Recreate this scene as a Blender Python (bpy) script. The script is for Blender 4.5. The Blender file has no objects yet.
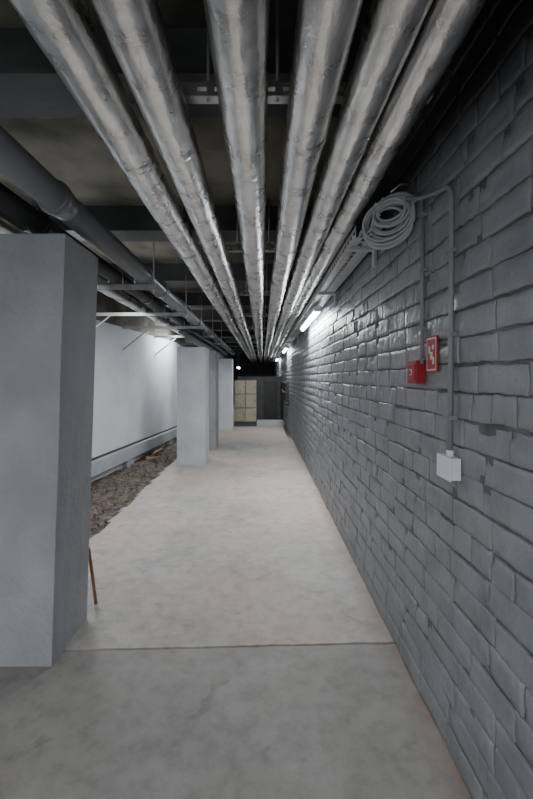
import bpy, math, random
from mathutils import Vector, noise
random.seed(7)
S = bpy.context.scene
H = 1.4      # eye height
WX = 0.708   # right wall

# ------------------------------------------------------------ materials
def newmat(name):
    m = bpy.data.materials.new(name); m.use_nodes = True
    nt = m.node_tree
    return m, nt, nt.nodes['Principled BSDF']
def mat(name, c1, c2=None, scale=5, rough=0.7, metal=0.0, bump=0.0, bscale=40, detail=6, bdist=0.01, stops=(0.35,0.65), spec=0.5, topdark=None):
    m, nt, b = newmat(name)
    b.inputs['Roughness'].default_value = rough
    b.inputs['Metallic'].default_value = metal
    b.inputs['Specular IOR Level'].default_value = spec
    tc = nt.nodes.new('ShaderNodeTexCoord')
    src = tc.outputs['Object']
    c1 = (*c1, 1)
    if c2:
        n = nt.nodes.new('ShaderNodeTexNoise'); n.inputs['Scale'].default_value = scale; n.inputs['Detail'].default_value = detail
        nt.links.new(src, n.inputs['Vector'])
        r = nt.nodes.new('ShaderNodeValToRGB')
        r.color_ramp.elements[0].position = stops[0]; r.color_ramp.elements[1].position = stops[1]
        r.color_ramp.elements[0].color = c1; r.color_ramp.elements[1].color = (*c2, 1)
        nt.links.new(n.outputs['Fac'], r.inputs['Fac'])
        col = r.outputs['Color']
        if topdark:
            # colour blends to near-black towards the top courses, noise-broken edge
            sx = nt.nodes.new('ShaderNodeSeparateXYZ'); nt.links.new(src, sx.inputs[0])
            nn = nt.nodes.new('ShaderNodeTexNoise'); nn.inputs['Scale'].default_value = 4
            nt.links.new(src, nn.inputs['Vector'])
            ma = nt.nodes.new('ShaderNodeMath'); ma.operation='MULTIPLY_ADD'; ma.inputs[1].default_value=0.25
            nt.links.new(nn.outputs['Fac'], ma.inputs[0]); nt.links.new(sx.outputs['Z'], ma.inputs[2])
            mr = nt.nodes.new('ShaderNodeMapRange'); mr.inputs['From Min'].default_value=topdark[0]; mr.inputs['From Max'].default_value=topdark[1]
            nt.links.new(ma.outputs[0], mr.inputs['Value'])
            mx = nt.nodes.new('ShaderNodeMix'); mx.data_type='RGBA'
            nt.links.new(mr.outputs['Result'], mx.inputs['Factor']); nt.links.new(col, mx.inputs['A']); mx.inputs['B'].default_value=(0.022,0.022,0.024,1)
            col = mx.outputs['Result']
        nt.links.new(col, b.inputs['Base Color'])
    else:
        b.inputs['Base Color'].default_value = c1
    if bump:
        n2 = nt.nodes.new('ShaderNodeTexNoise'); n2.inputs['Scale'].default_value = bscale; n2.inputs['Detail'].default_value = 8
        nt.links.new(src, n2.inputs['Vector'])
        bp = nt.nodes.new('ShaderNodeBump'); bp.inputs['Strength'].default_value = bump; bp.inputs['Distance'].default_value = bdist
        nt.links.new(n2.outputs['Fac'], bp.inputs['Height']); nt.links.new(bp.outputs['Normal'], b.inputs['Normal'])
    return m
def emis(name, col, st):
    m, nt, b = newmat(name)
    b.inputs['Base Color'].default_value = (*col, 1)
    b.inputs['Emission Color'].default_value = (*col, 1)
    b.inputs['Emission Strength'].default_value = st
    return m

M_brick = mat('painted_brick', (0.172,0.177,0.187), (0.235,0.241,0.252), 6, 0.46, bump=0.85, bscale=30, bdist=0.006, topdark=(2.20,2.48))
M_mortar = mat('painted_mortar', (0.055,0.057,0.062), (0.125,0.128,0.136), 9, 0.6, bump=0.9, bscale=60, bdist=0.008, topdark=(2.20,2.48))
M_plaster = mat('grey_plaster', (0.34,0.352,0.365), (0.41,0.422,0.435), 3, 0.75, bump=0.5, bscale=35, bdist=0.004)
M_col2 = mat('light_plaster', (0.40,0.412,0.425), (0.47,0.482,0.495), 3, 0.75, bump=0.5, bscale=35, bdist=0.004)
M_white = mat('white_plaster', (0.56,0.577,0.595), (0.64,0.652,0.665), 2.5, 0.8, bump=0.4, bscale=30, bdist=0.004)
M_dark = mat('dark_ceiling', (0.08,0.077,0.068), (0.34,0.32,0.26), 1.6, 0.85, bump=0.6, bscale=20, stops=(0.38,0.66))
M_darkbeam = mat('dark_steel', (0.050,0.051,0.053), (0.088,0.090,0.093), 3, 0.5, bump=0.2)
M_steel = mat('galvanised_steel', (0.42,0.43,0.44), (0.55,0.56,0.57), 12, 0.4, metal=0.8)
M_tray = mat('tray_paint', (0.50,0.51,0.52), (0.57,0.58,0.59), 8, 0.4, metal=0.2)
M_pvc = mat('grey_pvc', (0.17,0.173,0.18), (0.20,0.204,0.21), 4, 0.25)
M_blackpipe = mat('black_pipe', (0.025,0.025,0.027), (0.04,0.04,0.042), 4, 0.35)
M_cable = mat('cable_grey', (0.38,0.39,0.40), None, rough=0.45)
M_conduit = mat('conduit_grey', (0.20,0.205,0.215), None, rough=0.5)
M_boxwhite = mat('box_plastic', (0.66,0.68,0.72), None, rough=0.4)
M_red = mat('red_plastic', (0.26,0.010,0.014), (0.30,0.014,0.018), 10, 0.4)
M_signred = mat('sign_red', (0.36,0.016,0.02), None, rough=0.4)
M_signwhite = mat('sign_white', (0.6,0.6,0.6), None, rough=0.4)
M_beige = mat('beige_paint', (0.27,0.25,0.18), (0.33,0.305,0.23), 4, 0.5)
M_gravel = mat('gravel', (0.055,0.043,0.034), (0.19,0.155,0.125), 14, 0.95, bump=1.0, bscale=50, bdist=0.03)
M_stone = mat('rubble', (0.085,0.068,0.055), (0.21,0.172,0.14), 6, 0.9, bump=0.6, bscale=60)
M_rust = mat('rusty_bar', (0.26,0.14,0.08), (0.36,0.20,0.12), 25, 0.8, bump=0.5, bscale=80)
M_wood = mat('wood_scrap', (0.24,0.16,0.10), (0.31,0.22,0.15), 12, 0.8)
M_tube = emis('lamp_tube', (0.93,0.97,1.0), 36)
M_housing = mat('lamp_housing', (0.6,0.61,0.62), None, rough=0.5)

# foil
def foil():
    m, nt, b = newmat('aluminium_foil')
    b.inputs['Metallic'].default_value = 1.0
    tc = nt.nodes.new('ShaderNodeTexCoord')
    n = nt.nodes.new('ShaderNodeTexNoise'); n.inputs['Scale'].default_value = 9; n.inputs['Detail'].default_value = 6
    nt.links.new(tc.outputs['Object'], n.inputs['Vector'])
    r = nt.nodes.new('ShaderNodeValToRGB')
    r.color_ramp.elements[0].color = (0.64,0.636,0.625,1); r.color_ramp.elements[1].color = (0.86,0.86,0.85,1)
    r.color_ramp.elements[0].position = 0.35; r.color_ramp.elements[1].position = 0.6
    nt.links.new(n.outputs['Fac'], r.inputs['Fac']); nt.links.new(r.outputs['Color'], b.inputs['Base Color'])
    rr = nt.nodes.new('ShaderNodeMapRange'); rr.inputs['To Min'].default_value = 0.18; rr.inputs['To Max'].default_value = 0.40
    nt.links.new(n.outputs['Fac'], rr.inputs['Value']); nt.links.new(rr.outputs['Result'], b.inputs['Roughness'])
    mp = nt.nodes.new('ShaderNodeMapping'); mp.inputs['Scale'].default_value = (1.0,0.5,1.0); mp.inputs['Rotation'].default_value = (0.4,0.3,0.5)
    nt.links.new(tc.outputs['Object'], mp.inputs['Vector'])
    v = nt.nodes.new('ShaderNodeTexNoise'); v.inputs['Scale'].default_value = 22; v.inputs['Detail'].default_value = 3; v.inputs['Distortion'].default_value = 0.6
    nt.links.new(mp.outputs['Vector'], v.inputs['Vector'])
    sb = nt.nodes.new('ShaderNodeMath'); sb.operation='SUBTRACT'; sb.inputs[1].default_value=0.5
    ab = nt.nodes.new('ShaderNodeMath'); ab.operation='ABSOLUTE'
    ml = nt.nodes.new('ShaderNodeMath'); ml.operation='MULTIPLY'; ml.inputs[1].default_value=-2.4
    nt.links.new(v.outputs['Fac'], sb.inputs[0]); nt.links.new(sb.outputs[0], ab.inputs[0]); nt.links.new(ab.outputs[0], ml.inputs[0])
    n2 = nt.nodes.new('ShaderNodeTexNoise'); n2.inputs['Scale'].default_value = 75; n2.inputs['Detail'].default_value = 3
    nt.links.new(tc.outputs['Object'], n2.inputs['Vector'])
    ad = nt.nodes.new('ShaderNodeMath'); ad.operation='ADD'
    nt.links.new(ml.outputs[0], ad.inputs[0]); nt.links.new(n2.outputs['Fac'], ad.inputs[1])
    bp = nt.nodes.new('ShaderNodeBump'); bp.inputs['Strength'].default_value = 0.42; bp.inputs['Distance'].default_value = 0.0035
    nt.links.new(ad.outputs[0], bp.inputs['Height']); nt.links.new(bp.outputs['Normal'], b.inputs['Normal'])
    return m
M_foil = foil()
M_tape = mat('foil_tape', (0.64,0.64,0.63), (0.80,0.80,0.79), 10, 0.28, metal=1.0, bump=0.7, bscale=50, bdist=0.004)

# floor concrete
def floor_mat(name, base, hi, warm, warmamt):
    m, nt, b = newmat(name)
    b.inputs['Roughness'].default_value = 0.6
    tc = nt.nodes.new('ShaderNodeTexCoord')
    n = nt.nodes.new('ShaderNodeTexNoise'); n.inputs['Scale'].default_value = 2.0; n.inputs['Detail'].default_value = 10; n.inputs['Roughness'].default_value = 0.68
    nt.links.new(tc.outputs['Object'], n.inputs['Vector'])
    r = nt.nodes.new('ShaderNodeValToRGB')
    r.color_ramp.elements[0].color = (*base,1); r.color_ramp.elements[1].color = (*hi,1)
    r.color_ramp.elements[0].position = 0.36; r.color_ramp.elements[1].position = 0.60
    nt.links.new(n.outputs['Fac'], r.inputs['Fac'])
    n2 = nt.nodes.new('ShaderNodeTexNoise'); n2.inputs['Scale'].default_value = 0.7; n2.inputs['Detail'].default_value = 5
    nt.links.new(tc.outputs['Object'], n2.inputs['Vector'])
    r2 = nt.nodes.new('ShaderNodeValToRGB'); r2.color_ramp.elements[0].position = 0.38; r2.color_ramp.elements[1].position = 0.58
    nt.links.new(n2.outputs['Fac'], r2.inputs['Fac'])
    mu = nt.nodes.new('ShaderNodeMath'); mu.operation='MULTIPLY'; mu.inputs[1].default_value = warmamt
    nt.links.new(r2.outputs['Color'], mu.inputs[0])
    mx = nt.nodes.new('ShaderNodeMix'); mx.data_type='RGBA'
    nt.links.new(mu.outputs[0], mx.inputs['Factor']); nt.links.new(r.outputs['Color'], mx.inputs['A'])
    mx.inputs['B'].default_value = (*warm,1)
    sx = nt.nodes.new('ShaderNodeSeparateXYZ'); nt.links.new(tc.outputs['Object'], sx.inputs[0])
    mr = nt.nodes.new('ShaderNodeMapRange'); mr.inputs['From Min'].default_value = 0.58; mr.inputs['From Max'].default_value = 0.69
    nt.links.new(sx.outputs['X'], mr.inputs['Value'])
    n3 = nt.nodes.new('ShaderNodeTexNoise'); n3.inputs['Scale'].default_value = 9; nt.links.new(tc.outputs['Object'], n3.inputs['Vector'])
    m3 = nt.nodes.new('ShaderNodeMath'); m3.operation='MULTIPLY'; nt.links.new(mr.outputs['Result'], m3.inputs[0]); nt.links.new(n3.outputs['Fac'], m3.inputs[1])
    mx2 = nt.nodes.new('ShaderNodeMix'); mx2.data_type='RGBA'
    nt.links.new(m3.outputs[0], mx2.inputs['Factor']); nt.links.new(mx.outputs['Result'], mx2.inputs['A']); mx2.inputs['B'].default_value = (0.20,0.13,0.10,1)
    n4 = nt.nodes.new('ShaderNodeTexNoise'); n4.inputs['Scale'].default_value = 11; n4.inputs['Detail'].default_value = 12; n4.inputs['Roughness'].default_value = 0.75
    nt.links.new(tc.outputs['Object'], n4.inputs['Vector'])
    mr4 = nt.nodes.new('ShaderNodeMapRange'); mr4.inputs['From Min'].default_value=0.34; mr4.inputs['From Max'].default_value=0.55; mr4.inputs['To Min'].default_value=0.78; mr4.inputs['To Max'].default_value=1.02
    nt.links.new(n4.outputs['Fac'], mr4.inputs['Value'])
    n5 = nt.nodes.new('ShaderNodeTexNoise'); n5.inputs['Scale'].default_value = 5.5; n5.inputs['Detail'].default_value = 8; n5.inputs['Distortion'].default_value = 1.2
    nt.links.new(tc.outputs['Object'], n5.inputs['Vector'])
    mr5 = nt.nodes.new('ShaderNodeMapRange'); mr5.inputs['From Min'].default_value=0.60; mr5.inputs['From Max'].default_value=0.70; mr5.inputs['To Min'].default_value=1.0; mr5.inputs['To Max'].default_value=0.78
    nt.links.new(n5.outputs['Fac'], mr5.inputs['Value'])
    m5 = nt.nodes.new('ShaderNodeMath'); m5.operation='MULTIPLY'
    nt.links.new(mr4.outputs['Result'], m5.inputs[0]); nt.links.new(mr5.outputs['Result'], m5.inputs[1])
    mx4 = nt.nodes.new('ShaderNodeVectorMath'); mx4.operation='SCALE'
    nt.links.new(mx2.outputs['Result'], mx4.inputs[0]); nt.links.new(m5.outputs[0], mx4.inputs['Scale'])
    nt.links.new(mx4.outputs[0], b.inputs['Base Color'])
    bp = nt.nodes.new('ShaderNodeBump'); bp.inputs['Strength'].default_value = 0.3; bp.inputs['Distance'].default_value = 0.004
    nt.links.new(n4.outputs['Fac'], bp.inputs['Height']); nt.links.new(bp.outputs['Normal'], b.inputs['Normal'])
    return m
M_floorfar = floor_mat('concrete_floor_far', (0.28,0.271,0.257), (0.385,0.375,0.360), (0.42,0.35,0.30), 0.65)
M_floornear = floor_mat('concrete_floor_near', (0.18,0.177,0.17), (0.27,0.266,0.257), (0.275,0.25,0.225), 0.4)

# ------------------------------------------------------------ mesh builder
class MB:
    def __init__(s): s.v=[]; s.f=[]; s.m=[]; s.mats=[]; s.sm=[]
    def mi(s, m):
        if m not in s.mats: s.mats.append(m)
        return s.mats.index(m)
    def quad(s, pts, m, sm=False):
        b=len(s.v); s.v += [tuple(p) for p in pts]; s.f.append(tuple(range(b,b+len(pts)))); s.m.append(s.mi(m)); s.sm.append(sm)
    def hexa(s, p, m):
        b=len(s.v); s.v += [tuple(q) for q in p]
        for f in ((3,2,1,0),(4,5,6,7),(0,1,5,4),(1,2,6,5),(2,3,7,6),(3,0,4,7)):
            s.f.append(tuple(b+i for i in f)); s.m.append(s.mi(m)); s.sm.append(False)
    def box(s, x0,x1,y0,y1,z0,z1, m):
        s.hexa([(x0,y0,z0),(x1,y0,z0),(x1,y1,z0),(x0,y1,z0),(x0,y0,z1),(x1,y0,z1),(x1,y1,z1),(x0,y1,z1)], m)
    def tube(s, path, r, m, seg=12, caps=True, rf=None, closed=False):
        path=[Vector(p) for p in path]; n=len(path); b=len(s.v); mi=s.mi(m)
        t0=(path[1]-path[0]).normalized()
        up=Vector((0,0,1)) if abs(t0.z)<0.9 else Vector((1,0,0))
        a=t0.cross(up).normalized()
        for i,p in enumerate(path):
            t=(path[min(i+1,n-1)]-path[max(i-1,0)]).normalized()
            a=(a-t*a.dot(t)).normalized(); c=t.cross(a)
            for k in range(seg):
                th=2*math.pi*k/seg
                rr = rf(i,th,p) if rf else (r[i] if isinstance(r,(list,tuple)) else r)
                s.v.append(tuple(p+(a*math.cos(th)+c*math.sin(th))*rr))
        for i in range(n-1):
            for k in range(seg):
                k2=(k+1)%seg
                s.f.append((b+i*seg+k, b+i*seg+k2, b+(i+1)*seg+k2, b+(i+1)*seg+k)); s.m.append(mi); s.sm.append(True)
        if caps:
            s.f.append(tuple(b+k for k in reversed(range(seg)))); s.m.append(mi); s.sm.append(False)
            s.f.append(tuple(b+(n-1)*seg+k for k in range(seg))); s.m.append(mi); s.sm.append(False)
    def build(s, name, bevel=0, solid=0, parent=None):
        me=bpy.data.meshes.new(name); me.from_pydata(s.v,[],s.f)
        for m in s.mats: me.materials.append(m)
        me.polygons.foreach_set('material_index', s.m); me.polygons.foreach_set('use_smooth', s.sm); me.update()
        o=bpy.data.objects.new(name, me); S.collection.objects.link(o)
        if solid:
            md=o.modifiers.new('Solidify','SOLIDIFY'); md.thickness=solid; md.offset=0
        if bevel:
            md=o.modifiers.new('Bevel','BEVEL'); md.width=bevel; md.segments=2; md.limit_method='ANGLE'
        if parent: o.parent=parent
        return o

# ------------------------------------------------------------ right brick wall
mb=MB()
Y0,Y1,ZT=-2.5,25.0,2.8
def nz(x,y,z,s=1.0): return noise.noise(Vector((x*s,y*s,z*s)))
def grid_wall(ys, zs):
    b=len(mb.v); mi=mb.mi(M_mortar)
    for y in ys:
        for z in zs:
            mb.v.append((WX-0.002+0.006*nz(3,y,z,7)+0.003*nz(8,y,z,25), y, z))
    nzs=len(zs)
    for i in range(len(ys)-1):
        for j in range(nzs-1):
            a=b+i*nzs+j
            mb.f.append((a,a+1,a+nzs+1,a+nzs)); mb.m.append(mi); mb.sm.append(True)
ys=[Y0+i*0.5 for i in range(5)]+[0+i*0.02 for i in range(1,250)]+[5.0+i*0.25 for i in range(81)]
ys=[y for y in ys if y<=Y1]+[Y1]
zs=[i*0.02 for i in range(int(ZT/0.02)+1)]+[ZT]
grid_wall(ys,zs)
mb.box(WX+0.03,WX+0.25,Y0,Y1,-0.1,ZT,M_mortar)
C=0.0965
nc=int(ZT/C)+1
for r in range(nc):
    z0=r*C
    y=Y0+random.uniform(-0.12,0)
    off=(0.13 if r%2 else 0)
    y+=off
    while y<Y1-0.1:
        L=0.248
        if (r%5==3): L=0.12 if random.random()<0.75 else 0.25
        elif random.random()<0.12: L=random.choice([0.12,0.17])
        jt=random.uniform(0.004,0.011)
        L*=random.uniform(0.95,1.04)
        y1=min(y+L,Y1)
        hz=C-random.uniform(0.005,0.012)
        dz=random.uniform(-0.004,0.004)
        d=random.uniform(0.008,0.012)
        near = (0.2<y<5)
        ny = 10 if near else (3 if y<9 else 1); nz_=5 if near else (2 if y<9 else 1)
        ya,yb=y+jt/2,y1-jt/2; za,zb=max(z0+0.005+dz,0),z0+0.005+hz+dz
        if zb>ZT: break
        tilt=random.uniform(-0.0018,0.0018); tiltv=random.uniform(-0.0014,0.0014)
        slope=random.uniform(-0.003,0.003)
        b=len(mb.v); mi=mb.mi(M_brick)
        def par(n):
            e=0.015 if n>5 else 0.03
            return [('s',0.0),('b',0.0)]+[('i',e+(1-2*e)*i/n) for i in range(n+1)]+[('b',1.0),('s',1.0)]
        PU,PV=par(ny),par(nz_)
        chip=random.random()
        for (ku,u) in PU:
            for (kv,v) in PV:
                yy=ya+(yb-ya)*u; zz=za+(zb-za)*v
                if ku=='s' or kv=='s': dep=-0.008
                elif ku=='b' or kv=='b': dep=d*0.80+tilt*(u-0.5)*2+tiltv*(v-0.5)*2+0.0015*nz(yy,zz,2.2,25)
                else: dep=d+0.002*nz(7,yy,zz,10)+0.0022*nz(3,yy,zz,34)+tilt*(u-0.5)*2+tiltv*(v-0.5)*2
                if near:
                    yo=0.007*nz(yy,zz,1.3,24); zz+=0.003*nz(yy,zz,9.3,10)+0.0045*nz(yy,zz,4.3,44)+slope*(u-0.5); yy+=yo
                    if chip<0.18 and u>0.88 and v>0.75: dep-=0.009
                    elif chip>0.84 and u<0.12 and v<0.3: dep-=0.009
                    elif 0.4<chip<0.5 and v>0.78 and 0.3<u<0.6: dep-=0.008
                mb.v.append((WX-dep,yy,zz))
        nv=len(PV)
        for i in range(len(PU)-1):
            for j in range(nv-1):
                a=b+i*nv+j
                mb.f.append((a,a+1,a+nv+1,a+nv)); mb.m.append(mi); mb.sm.append(True)
        y=y1
mb.build('wall_right')

# ------------------------------------------------------------ floor
mb=MB()
mb.box(-3.2,WX+0.2,-2.5,25,-0.30,-0.06,M_gravel)
JR,JL=2.115,2.035
def jy(x,o): return JL+(x+1.5)/(2.2)*(JR-JL)+o+0.008*nz(x*7,o*10,3)
xs=[-3.0+i*0.05 for i in range(int((WX+0.05+3.0)/0.05)+2)]
for a,b_ in zip(xs[:-1],xs[1:]):
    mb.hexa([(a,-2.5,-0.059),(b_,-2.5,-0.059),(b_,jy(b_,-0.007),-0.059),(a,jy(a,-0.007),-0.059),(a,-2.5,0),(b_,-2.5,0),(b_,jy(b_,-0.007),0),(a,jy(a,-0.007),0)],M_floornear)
for a,b_ in zip(xs[:-1],xs[1:]):
    if a<-1.47: continue
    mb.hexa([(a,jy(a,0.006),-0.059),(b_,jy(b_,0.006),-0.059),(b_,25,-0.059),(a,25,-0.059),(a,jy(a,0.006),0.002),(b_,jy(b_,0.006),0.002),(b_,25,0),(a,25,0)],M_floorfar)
yy=2.1
while yy<25:
    w=0.02+0.05*random.random()
    mb.hexa([(-1.47-w,yy,-0.059),(-1.43,yy,-0.059),(-1.43,yy+0.15,-0.059),(-1.47-w*0.7,yy+0.15,-0.059),(-1.45-w,yy,-0.002),(-1.43,yy,-0.001),(-1.43,yy+0.15,-0.001),(-1.45-w*0.7,yy+0.15,-0.002)],M_floorfar)
    yy+=0.15
mb.build('floor')

# gravel bed + rubble (one object)
def lx(y): return -2.2+0.095*(y-5.18) if y<9.5 else -1.79
mb=MB()
gy=[2.45+i*0.08 for i in range(146)]
NG=18
b=len(mb.v); mi=mb.mi(M_gravel)
for y in gy:
    xl=lx(y)-0.05
    for j in range(NG):
        x=xl+(-1.48-xl)*j/(NG-1)
        mb.v.append((x,y,-0.035+0.03*nz(x,y,0,2.5)+0.025*nz(x,y,5,9)+(0.05 if x<-1.75 else 0)))
for i in range(len(gy)-1):
    for j in range(NG-1):
        a=b+i*NG+j; mb.f.append((a,a+1,a+NG+1,a+NG)); mb.m.append(mi); mb.sm.append(True)
def stone(x,y,z,r,m):
    b=len(mb.v); mi=mb.mi(m)
    n1,n2=4,6
    q=[random.uniform(0.6,1.2) for _ in range(3)]
    mb.v.append((x,y,z+r*q[2]))
    for i in range(1,n1):
        ph=math.pi*i/n1
        for k in range(n2):
            th=2*math.pi*k/n2+i*0.3; rr=r*random.uniform(0.75,1.15)
            mb.v.append((x+rr*q[0]*math.sin(ph)*math.cos(th),y+rr*q[1]*math.sin(ph)*math.sin(th),z+rr*q[2]*math.cos(ph)))
    mb.v.append((x,y,z-r*q[2]))
    e=len(mb.v)-1
    for k in range(n2):
        k2=(k+1)%n2
        mb.f.append((b,b+1+k,b+1+k2)); mb.f.append((e,b+1+(n1-2)*n2+k2,b+1+(n1-2)*n2+k))
        mb.m+= [mi,mi]; mb.sm+=[False,False]
        for i in range(n1-2):
            mb.f.append((b+1+i*n2+k,b+1+(i+1)*n2+k,b+1+(i+1)*n2+k2,b+1+i*n2+k2)); mb.m.append(mi); mb.sm.append(False)
for i in range(1000):
    y=random.uniform(2.5,9); x=random.uniform(lx(y)+0.02,-1.49)
    r=random.choice([0.004,0.005,0.006,0.008,0.008,0.01,0.015])
    stone(x,y,-0.02+(0.04 if x<-1.75 else 0)+r*0.1,r,random.choice([M_stone,M_gravel]))
for (x,y,r) in [(-1.95,6.8,0.07),(-1.85,7.0,0.06),(-1.9,7.2,0.09),(-1.75,6.6,0.045)]:
    stone(x,y,0.03,r,M_stone)
mb.build('gravel_bed')
mb=MB()
mb.hexa([(-1.9,6.6,0.05),(-1.72,6.75,0.05),(-1.72,6.80,0.05),(-1.9,6.65,0.05),(-1.9,6.6,0.08),(-1.72,6.75,0.07),(-1.72,6.80,0.07),(-1.9,6.65,0.08)],M_wood)
mb.hexa([(-1.9,6.9,0.07),(-1.86,6.9,0.07),(-1.78,7.2,0.07),(-1.82,7.2,0.07),(-1.9,6.9,0.10),(-1.86,6.9,0.10),(-1.78,7.2,0.14),(-1.82,7.2,0.14)],M_wood)
mb.build('wood_offcuts',bevel=0.004)

# ------------------------------------------------------------ left wall
mb=MB()
def lwall(mb,y0,y1,z0,z1,o0,o1,m):
    mb.hexa([(lx(y0)+o0,y0,z0),(lx(y0)+o1,y0,z0),(lx(y1)+o1,y1,z0),(lx(y1)+o0,y1,z0),(lx(y0)+o0,y0,z1),(lx(y0)+o1,y0,z1),(lx(y1)+o1,y1,z1),(lx(y1)+o0,y1,z1)],m)
for (a,b_) in [(-2.5,9.49),(9.5,25)]:
    lwall(mb,a,b_,0.36,2.17,-0.2,0,M_white)
    lwall(mb,a,b_,-0.2,0.36,-0.2,-0.06,M_plaster)
    lwall(mb,a,b_,2.17,2.8,-0.2,-0.04,M_dark)
mb.build('wall_left')
mb=MB()
lwall(mb,2.2,9.4,0.13,0.32,-0.058,0.05,M_plaster)
lwall(mb,2.2,9.4,0.32,0.36,-0.058,-0.02,M_darkbeam)
for y in (2.3,4.2,6.2,8.2):
    lwall(mb,y,y+0.25,-0.05,0.13,-0.058,0.02,M_plaster)
mb.build('trim_1',bevel=0.006)

mb=MB(); mb.box(-3.2,WX+0.2,25,25.2,-0.1,2.8,M_darkbeam); mb.build('wall_back')
mb=MB(); mb.box(-3.2,WX+0.2,-2.7,-2.5,-0.1,2.8,M_white); mb.build('wall_front')

# ------------------------------------------------------------ ceiling with beams
mb=MB()
mb.box(-3.2,WX+0.25,-2.7,25.2,2.8,3.0,M_dark)
y=-1.7
while y<25:
    mb.box(-3.0,WX-0.03,y,y+0.16,2.60,2.8,M_darkbeam)
    mb.box(-3.0,WX-0.03,y-0.05,y+0.21,2.58,2.60,M_darkbeam)
    y+=1.65
mb.build('ceiling')

# ------------------------------------------------------------ plastered columns
def column(x0,x1,y0,y1,zt,m,batter=0.0):
    mb=MB(); n=14
    def ring(z,x0,x1,y0,y1):
        pts=[]
        def wob(x,y): return 0.004*nz(x*3,y*3,z*1.7)
        for i in range(8): pts.append((x0+(x1-x0)*i/8,y0+wob(x0+i,y0)))
        for i in range(8): pts.append((x1+wob(x1,y0+i),y0+(y1-y0)*i/8))
        for i in range(8): pts.append((x1-(x1-x0)*i/8,y1+wob(x1-i,y1)))
        for i in range(8): pts.append((x0+wob(x0,y1-i),y1-(y1-y0)*i/8))
        return [(p[0],p[1],z) for p in pts]
    b=len(mb.v); mi=mb.mi(m)
    for k in range(n+1):
        z=0.0+(zt)*k/n
        bt=batter*(z/zt)
        for p in ring(z,x0,x1+bt,y0,y1): mb.v.append(p)
    for k in range(n):
        for i in range(32):
            j=(i+1)%32
            mb.f.append((b+k*32+i,b+k*32+j,b+(k+1)*32+j,b+(k+1)*32+i)); mb.m.append(mi); mb.sm.append(False)
    mb.f.append(tuple(b+n*32+i for i in range(32))); mb.m.append(mi); mb.sm.append(False)
    return mb.build('plastered_column')
M_plroug = mat('rough_plaster', (0.27,0.28,0.293), (0.35,0.36,0.373), 2.5, 0.8, bump=1.0, bscale=26, bdist=0.009)
column(-1.75,-1.02,1.94,2.33,2.10,M_plroug,0.065)
column(-1.37,-0.917,6.44,6.95,1.90,M_col2)
column(-1.40,-0.90,7.75,8.3,1.92,M_plroug)
column(-1.21,-0.81,10.8,11.3,1.92,M_white)

mb=MB()
mb.box(-1.30,-1.06,6.2,11.4,2.10,2.12,M_darkbeam); mb.box(-1.30,-1.06,6.2,11.4,1.925,1.94,M_darkbeam); mb.box(-1.19,-1.17,6.2,11.4,1.94,2.10,M_darkbeam)
mb.build('steel_beam')

# ------------------------------------------------------------ insulated foil pipes
def foilpipe(x,z,r,y0,y1,seed):
    mb=MB(); step=0.016
    ysn=[]; y=y0
    while y<y1:
        ysn.append(y); y+= step if y<5 else (0.06 if y<10 else 0.25)
    ysn.append(y1)
    path=[(x+0.006*nz(seed,yy,0,0.9),yy,z+0.006*nz(seed,yy,4,0.8)) for yy in ysn]
    ph=random.uniform(0,1)
    def rf(i,th,p):
        yy=p.y
        cx,cz=math.cos(th),math.sin(th)
        d=0.0022*noise.noise(Vector((cx*1.6+seed,cz*1.6,yy*4)))+0.0013*noise.noise(Vector((cx*4+seed,cz*4,yy*14)))+0.0009*noise.noise(Vector((cx*4,cz*4+seed,yy*36)))
        a=(th-(math.pi*1.5+0.35*math.sin(seed)))
        if 0<a<0.35: d+=0.0022
        return r+d
    mb.tube(path,r,M_foil,seg=56,rf=rf)
    yy=y0+0.5-ph*0.4
    while yy<y1-0.3:
        mb.tube([(x,yy,z),(x,yy+0.004,z),(x,yy+0.045,z),(x,yy+0.049,z)],[r+0.0003,r+0.0018,r+0.0018,r+0.0003],M_tape,seg=40,caps=False)
        yy+=1.2
    return mb.build('insulated_pipe')
PZ=H+0.90
pipes=[(-0.515,PZ,0.076),(-0.325,PZ,0.075),(-0.060,PZ,0.078),(0.162,PZ,0.076),(0.333,PZ,0.067),(0.472,PZ+0.005,0.060)]
for i,(x,z,r) in enumerate(pipes): foilpipe(x,z,r,-1.2,24.8,i*3.7+1)

def slotted(mb, o, s, t, L, w, pitch, sl, sw, m):
    o=Vector(o); s=Vector(s); t=Vector(t)
    def P(a,b): return o+s*a+t*b
    a=0
    while a+pitch<=L+1e-6:
        h0=(pitch-sl)/2; h1=h0+sl; g0=(w-sw)/2; g1=g0+sw
        for (u0,u1,v0,v1) in ((0,h0,0,w),(h1,pitch,0,w),(h0,h1,0,g0),(h0,h1,g1,w)):
            mb.quad([P(a+u0,v0),P(a+u1,v0),P(a+u1,v1),P(a+u0,v1)],m)
        a+=pitch
for k,y in enumerate([1.40,3.1,4.75,6.4,8.05,9.7,11.35,14.65,17.95]):
    mb=MB()
    zb=PZ+0.088
    slotted(mb,(-0.66,y,zb),(1,0,0),(0,0,1),1.26,0.045,0.06,0.032,0.016,M_steel)
    mb.quad([(-0.66,y,zb),(0.60,y,zb),(0.60,y+0.04,zb),(-0.66,y+0.04,zb)],M_steel)
    mb.quad([(-0.66,y,zb+0.045),(0.60,y,zb+0.045),(0.60,y+0.04,zb+0.045),(-0.66,y+0.04,zb+0.045)],M_steel)
    for xx in (-0.62,-0.19,0.055,0.56):
        mb.tube([(xx,y+0.02,zb-0.01),(xx,y+0.02,2.80)],0.005,M_steel,seg=8)
        mb.tube([(xx,y+0.02,zb+0.045),(xx,y+0.02,zb+0.057)],0.012,M_steel,seg=6)
    mb.build('pipe_hanger',solid=0.003)

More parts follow.
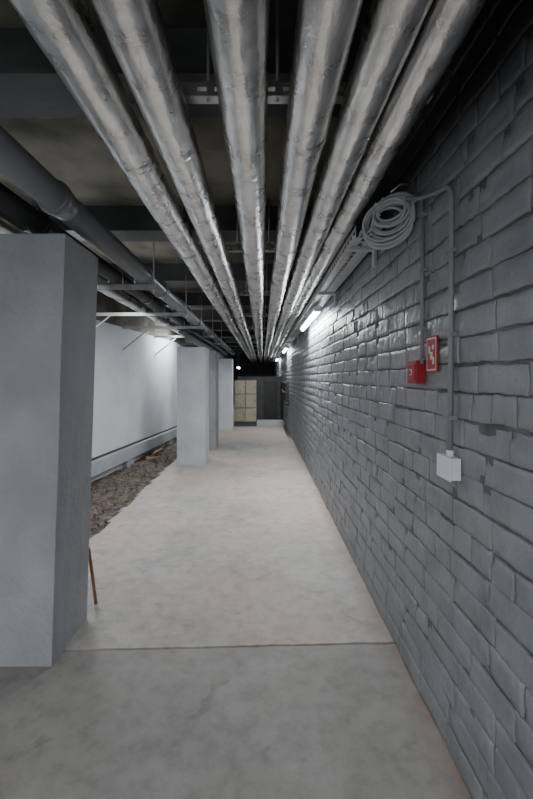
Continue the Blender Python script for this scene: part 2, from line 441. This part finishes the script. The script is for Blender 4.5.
# ------------------------------------------------------------ left drain pipes
def drain(name,x,z,r,m,y0,y1,sock,phase):
    mb=MB()
    mb.tube([(x,y0,z),(x,y1,z)],r,m,seg=32)
    y=y0+phase
    while y<y1-0.3:
        prof=[(0,r+0.001),(0.003,r+0.008),(0.02,r+0.014),(0.04,r+0.014),(0.046,r+0.008),(0.10,r+0.007),(0.13,r+0.001)]
        mb.tube([(x,y+a,z) for a,_ in prof],[q for _,q in prof],m,seg=32,caps=False)
        y+=sock
    return mb.build(name)
drain('drain_pipe',-1.0,H+0.87,0.070,M_pvc,-1.0,14,2.0,0.95+1.95)
drain('drain_pipe',-1.235,H+0.855,0.055,M_blackpipe,-1.0,14,2.0,1.2)
foilp=MB(); foilp.tube([(-1.50+0.01*nz(1,i*0.1,2,5),-1+i*0.1,H+0.86+0.006*nz(4,i*0.1,2,6)) for i in range(150)],0.055,M_foil,seg=24,rf=lambda i,th,p:0.055+0.004*noise.noise(Vector((math.cos(th)*3,math.sin(th)*3,p.y*14))))
foilp.build('insulated_pipe')
# ------------------------------------------------------------ wall brackets
for y in (3.36,4.8,6.05,7.4,9.0):
    mb=MB()
    x0=lx(y)-0.01; x1=-0.90; zt=H+0.788
    mb.box(x0,x1,y,y+0.003,zt-0.04,zt,M_steel); mb.box(x0,x1,y+0.037,y+0.04,zt-0.04,zt,M_steel); mb.box(x0,x1,y,y+0.04,zt-0.003,zt,M_steel)
    xa=x0+0.42
    if y<9:
        mb.tube([(x0+0.02,y+0.02,zt-0.36),(xa,y+0.02,zt-0.035)],0.011,M_tray,seg=8)
        mb.box(x0,x0+0.016,y-0.01,y+0.05,zt-0.42,zt-0.28,M_tray)
    for (cx,cz,cr) in ((-1.0,H+0.87,0.074),(-1.235,H+0.855,0.059)):
        pts=[(cx+cr*math.cos(a),y+0.02,cz+cr*math.sin(a)) for a in [math.pi*i/12 for i in range(13)]]
        pts=[(cx+cr,y+0.02,zt-0.01)]+pts+[(cx-cr,y+0.02,zt-0.01)]
        mb.tube(pts,0.005,M_steel,seg=8)
    mb.tube([(-0.915,y+0.02,zt-0.06),(-0.915,y+0.02,2.8)],0.005,M_steel,seg=8)
    mb.build('wall_bracket')

# ------------------------------------------------------------ cable tray on right with lamps
mb=MB()
tx0,tx1=0.535,0.675; tz=H+0.80
T0,T1=2.28,20.0
slotted(mb,(tx0,T0,tz),(0,1,0),(1,0,0),T1-T0,0.10,0.08,0.05,0.024,M_tray)
mb.quad([(tx0+0.10,T0,tz),(tx1,T0,tz),(tx1,T1,tz),(tx0+0.10,T1,tz)],M_tray)
slotted(mb,(tx0,T0,tz),(0,1,0),(0,0,1),T1-T0,0.07,0.08,0.048,0.022,M_tray)
mb.quad([(tx1,T0,tz),(tx1,T1,tz),(tx1,T1,tz+0.07),(tx1,T0,tz+0.07)],M_tray)
y=T0+0.15
while y<T1:
    mb.box(tx0-0.01,WX-0.012,y,y+0.035,tz-0.022,tz-0.003,M_tray)
    mb.box(WX-0.028,WX-0.012,y-0.005,y+0.04,tz-0.12,tz+0.09,M_tray)
    y+=1.3
mb.build('cable_tray',solid=0.002)
mb=MB()
for k in range(6):
    cx=tx0+0.025+0.018*k
    mb.tube([(cx+0.006*nz(k,i*0.15,1,2),T0-0.1+i*0.15,tz+0.012+0.004*(k%3)) for i in range(118)],0.0075,M_cable,seg=8)
mb.build('tray_cables')

def lamp(x,y0,L,z,power,hang=None):
    mb=MB()
    w=0.042
    pr=[(-w,0.0),(-w*0.8,-0.03),(w*0.8,-0.03),(w,0.0),(w*0.9,0.012),(-w*0.9,0.012)]
    b=len(mb.v); mi=mb.mi(M_housing)
    for yy in (y0,y0+L):
        for p in pr: mb.v.append((x+p[0],yy,z+p[1]))
    for i in range(6):
        j=(i+1)%6; mb.f.append((b+i,b+j,b+6+j,b+6+i)); mb.m.append(mi); mb.sm.append(False)
    mb.f.append(tuple(b+i for i in range(6))); mb.m.append(mi); mb.sm.append(False)
    mb.f.append(tuple(b+6+i for i in reversed(range(6)))); mb.m.append(mi); mb.sm.append(False)
    for yy in (y0,y0+L-0.03): mb.box(x-0.036,x+0.036,yy,yy+0.03,z-0.052,z-0.028,M_housing)
    mb.tube([(x,y0+0.025,z-0.045),(x,y0+L-0.025,z-0.045)],0.028,M_tube,seg=16)
    if hang:
        for yy in (y0+0.2,y0+L-0.2): mb.tube([(x,yy,z+0.01),(x,yy,hang)],0.004,M_steel,seg=6)
    o=mb.build('tube_lamp')
    ld=bpy.data.lights.new('tube_light','AREA'); ld.shape='RECTANGLE'; ld.size=0.045; ld.size_y=L-0.06; ld.energy=power; ld.color=(0.95,0.975,1.0)
    lo=bpy.data.objects.new('tube_light',ld); S.collection.objects.link(lo); lo.parent=o
    lo.location=(x,y0+L/2,z-0.0745)
    return o
lamp(0.60,4.3,1.6,tz-0.035,62)
lamp(0.60,9.6,1.5,tz-0.035,30)
lamp(0.60,15.0,1.5,tz-0.035,18)
lamp(-1.05,17.0,1.5,H+0.5,10,hang=2.79)
lamp(-1.80,3.0,1.2,2.35,27,hang=2.79)
lamp(-1.62,7.2,1.2,2.35,27,hang=2.79)
lamp(-1.45,12.0,1.2,2.35,24,hang=2.79)
lamp(-0.35,-2.1,1.3,2.08,56,hang=2.79)
lamp(-1.75,-1.6,1.3,2.30,36,hang=2.79)

# ------------------------------------------------------------ cable coil
mb=MB()
for c in range(5):
    pts=[]; cx,cy,cz=0.608+0.004*random.uniform(-1,1),1.86+0.014*c,H+0.775+random.uniform(-0.018,0.018)
    turns=3; N=turns*36
    R0=0.066+0.011*c; ph=random.uniform(0,6); el=random.uniform(0.7,1.2)
    for i in range(N+1):
        a=ph+2*math.pi*i/36
        R=min(R0+0.045*nz(c,i*0.035,3,1.5),0.115)
        xx=cx+0.85*R*math.cos(a)+0.014*nz(c*5,i*0.05,1)
        pts.append((min(xx,0.685), cy-0.9*R*math.cos(a)+0.03*nz(c,i*0.04,7,1.0)+0.004*i/36, cz+R*el*math.sin(a)-0.005*c))
    mb.tube(pts,0.0065,M_cable,seg=8)
mb.tube([(0.55,1.93,H+0.84),(0.57,2.07,H+0.87),(0.585,2.2,H+0.84),(0.59,2.5,H+0.825)],0.0065,M_cable,seg=8)
mb.tube([(0.58,1.92,H+0.86),(0.60,2.07,H+0.89),(0.62,2.2,H+0.85),(0.62,2.5,H+0.825)],0.0065,M_cable,seg=8)
mb.tube([(0.535,1.93,H+0.72),(0.53,2.08,H+0.74),(0.555,2.22,H+0.82),(0.57,2.5,H+0.827)],0.0065,M_cable,seg=8)
mb.tube([(0.60,1.86,H+0.865),(0.64,1.86,H+0.90),(0.69,1.86,H+0.90)],0.005,M_steel,seg=8)
mb.build('cable_coil')

# ------------------------------------------------------------ conduits
cxw=WX-0.029
mb=MB()
zt=H+0.76
mb.tube([(cxw,1.695,1.46),(cxw,1.69,zt)],0.0085,M_conduit,seg=12)
for z in (1.60,1.85,2.08): 
    mb.box(cxw-0.011,WX-0.012,1.68,1.706,z,z+0.014,M_conduit)
mb.build('wall_conduit')
mb=MB()
path=[(0.655,1.85,H+0.83),(0.668,1.78,H+0.80),(cxw-0.004,1.70,H+0.765),(cxw,1.63,H+0.745)]
path+= [(cxw,1.53,H+0.715)]+[(cxw,1.50-0.07*math.sin(a),H+0.635+0.073*math.cos(a)) for a in [math.pi/2*i/8 for i in range(1,9)]]+[(cxw,1.432,1.95),(cxw,1.436,1.6),(cxw,1.445,1.12)]
mb.tube(path,0.0095,M_conduit,seg=12)
for z in (1.25,1.55,1.85): mb.box(cxw-0.012,WX-0.012,1.423,1.452,z,z+0.014,M_conduit)
mb.build('wall_conduit')

mb=MB()
mb.box(0.655,WX-0.012,1.70,1.80,1.375,1.475,M_red)
mb.box(0.650,0.656,1.715,1.785,1.39,1.46,M_signred)
mb.box(0.6485,0.651,1.738,1.762,1.413,1.437,M_signwhite)
mb.box(0.6465,0.6482,1.742,1.758,1.417,1.433,M_blackpipe)
mb.box(0.665,0.70,1.685,1.715,1.475,1.484,M_conduit)
mb.build('fire_alarm_call_point',bevel=0.004)
mb=MB()
sxp=WX-0.024
mb.box(sxp,sxp+0.006,1.565,1.665,1.425,1.568,M_signred)
fx=sxp-0.0008
def sq(y0,y1,z0,z1,m): mb.quad([(fx,y1,z0),(fx,y0,z0),(fx,y0,z1),(fx,y1,z1)],m)
sq(1.571,1.659,1.556,1.562,M_signwhite); sq(1.571,1.659,1.431,1.436,M_signwhite)
sq(1.571,1.576,1.436,1.556,M_signwhite); sq(1.654,1.659,1.436,1.556,M_signwhite)
sq(1.625,1.640,1.50,1.53,M_signwhite); sq(1.602,1.625,1.475,1.505,M_signwhite); sq(1.588,1.604,1.455,1.485,M_signwhite); sq(1.592,1.608,1.515,1.533,M_signwhite)
mb.build('fire_alarm_sign')
mb=MB()
mb.box(0.662,WX-0.012,1.395,1.495,1.040,1.118,M_boxwhite)
mb.box(0.653,0.662,1.392,1.498,1.037,1.121,M_boxwhite)
mb.tube([(cxw,1.445,1.115),(cxw,1.445,1.140)],0.0135,M_boxwhite,seg=12)
mb.build('junction_box',bevel=0.008)

# ------------------------------------------------------------ rusty bar leaning on column
mb=MB()
mb.tube([(-1.030,2.48,0.003),(-1.035,2.44,0.2),(-1.040,2.40,0.38)],0.010,M_rust,seg=8)
mb.build('rusty_rebar')

# ------------------------------------------------------------ far end
mb=MB()
for c in range(2):
    for r in range(3):
        x0=-0.80+c*0.32; z0=0.14+r*0.40
        mb.box(x0,x0+0.315,11.55,11.95,z0,z0+0.39,M_beige)
        mb.box(x0+0.012,x0+0.303,11.53,11.552,z0+0.012,z0+0.378,M_beige)
        mb.box(x0+0.265,x0+0.28,11.515,11.53,z0+0.17,z0+0.24,M_darkbeam)
mb.box(-0.80,-0.17,11.57,11.95,0.0,0.14,M_darkbeam)
mb.build('storage_cabinet',bevel=0.004)
mb=MB()
mb.box(-0.15,WX-0.02,11.6,11.9,0.0,0.16,M_plaster)
mb.build('concrete_sill',bevel=0.01)
mb=MB()
mb.box(-0.80,0.05,13.0,13.1,0.0,1.45,M_darkbeam); mb.box(0.50,WX-0.02,13.0,13.1,0.0,1.45,M_darkbeam); mb.box(0.05,0.50,13.0,13.1,1.30,1.45,M_darkbeam)
mb.box(0.05,0.50,13.04,13.08,0.0,1.30,M_blackpipe); mb.box(0.12,0.43,13.02,13.04,0.15,0.60,M_blackpipe); mb.box(0.12,0.43,13.02,13.04,0.70,1.22,M_blackpipe)
mb.build('steel_partition')
mb=MB()
for z in (0.75,1.0,1.25):
    mb.tube([(0.63,9.0+z,z),(0.63,12.8,z)],0.03,M_blackpipe,seg=12)
for y in (10.3,11.4,12.6): mb.box(0.60,WX-0.012,y,y+0.04,0.70,1.30,M_darkbeam)
mb.tube([(0.56,10.9,1.05),(0.54,10.9,1.05)],0.05,M_red,seg=16); mb.tube([(0.63,10.9,1.02),(0.55,10.9,1.05)],0.012,M_steel,seg=8)
mb.build('valve_pipework')

# ------------------------------------------------------------ world + camera
w=bpy.data.worlds.new('world'); S.world=w; w.use_nodes=True
w.node_tree.nodes['Background'].inputs['Color'].default_value=(0.6,0.65,0.7,1)
w.node_tree.nodes['Background'].inputs['Strength'].default_value=0.1
cd=bpy.data.cameras.new('camera'); co=bpy.data.objects.new('camera',cd); S.collection.objects.link(co); S.camera=co
cd.sensor_fit='HORIZONTAL'; cd.sensor_width=24; cd.lens=400/533*24
cd.shift_x=4.5/533; cd.shift_y=-21.5/533
cd.clip_start=0.02
co.location=(0,0,H); co.rotation_euler=(math.pi/2,0,0)
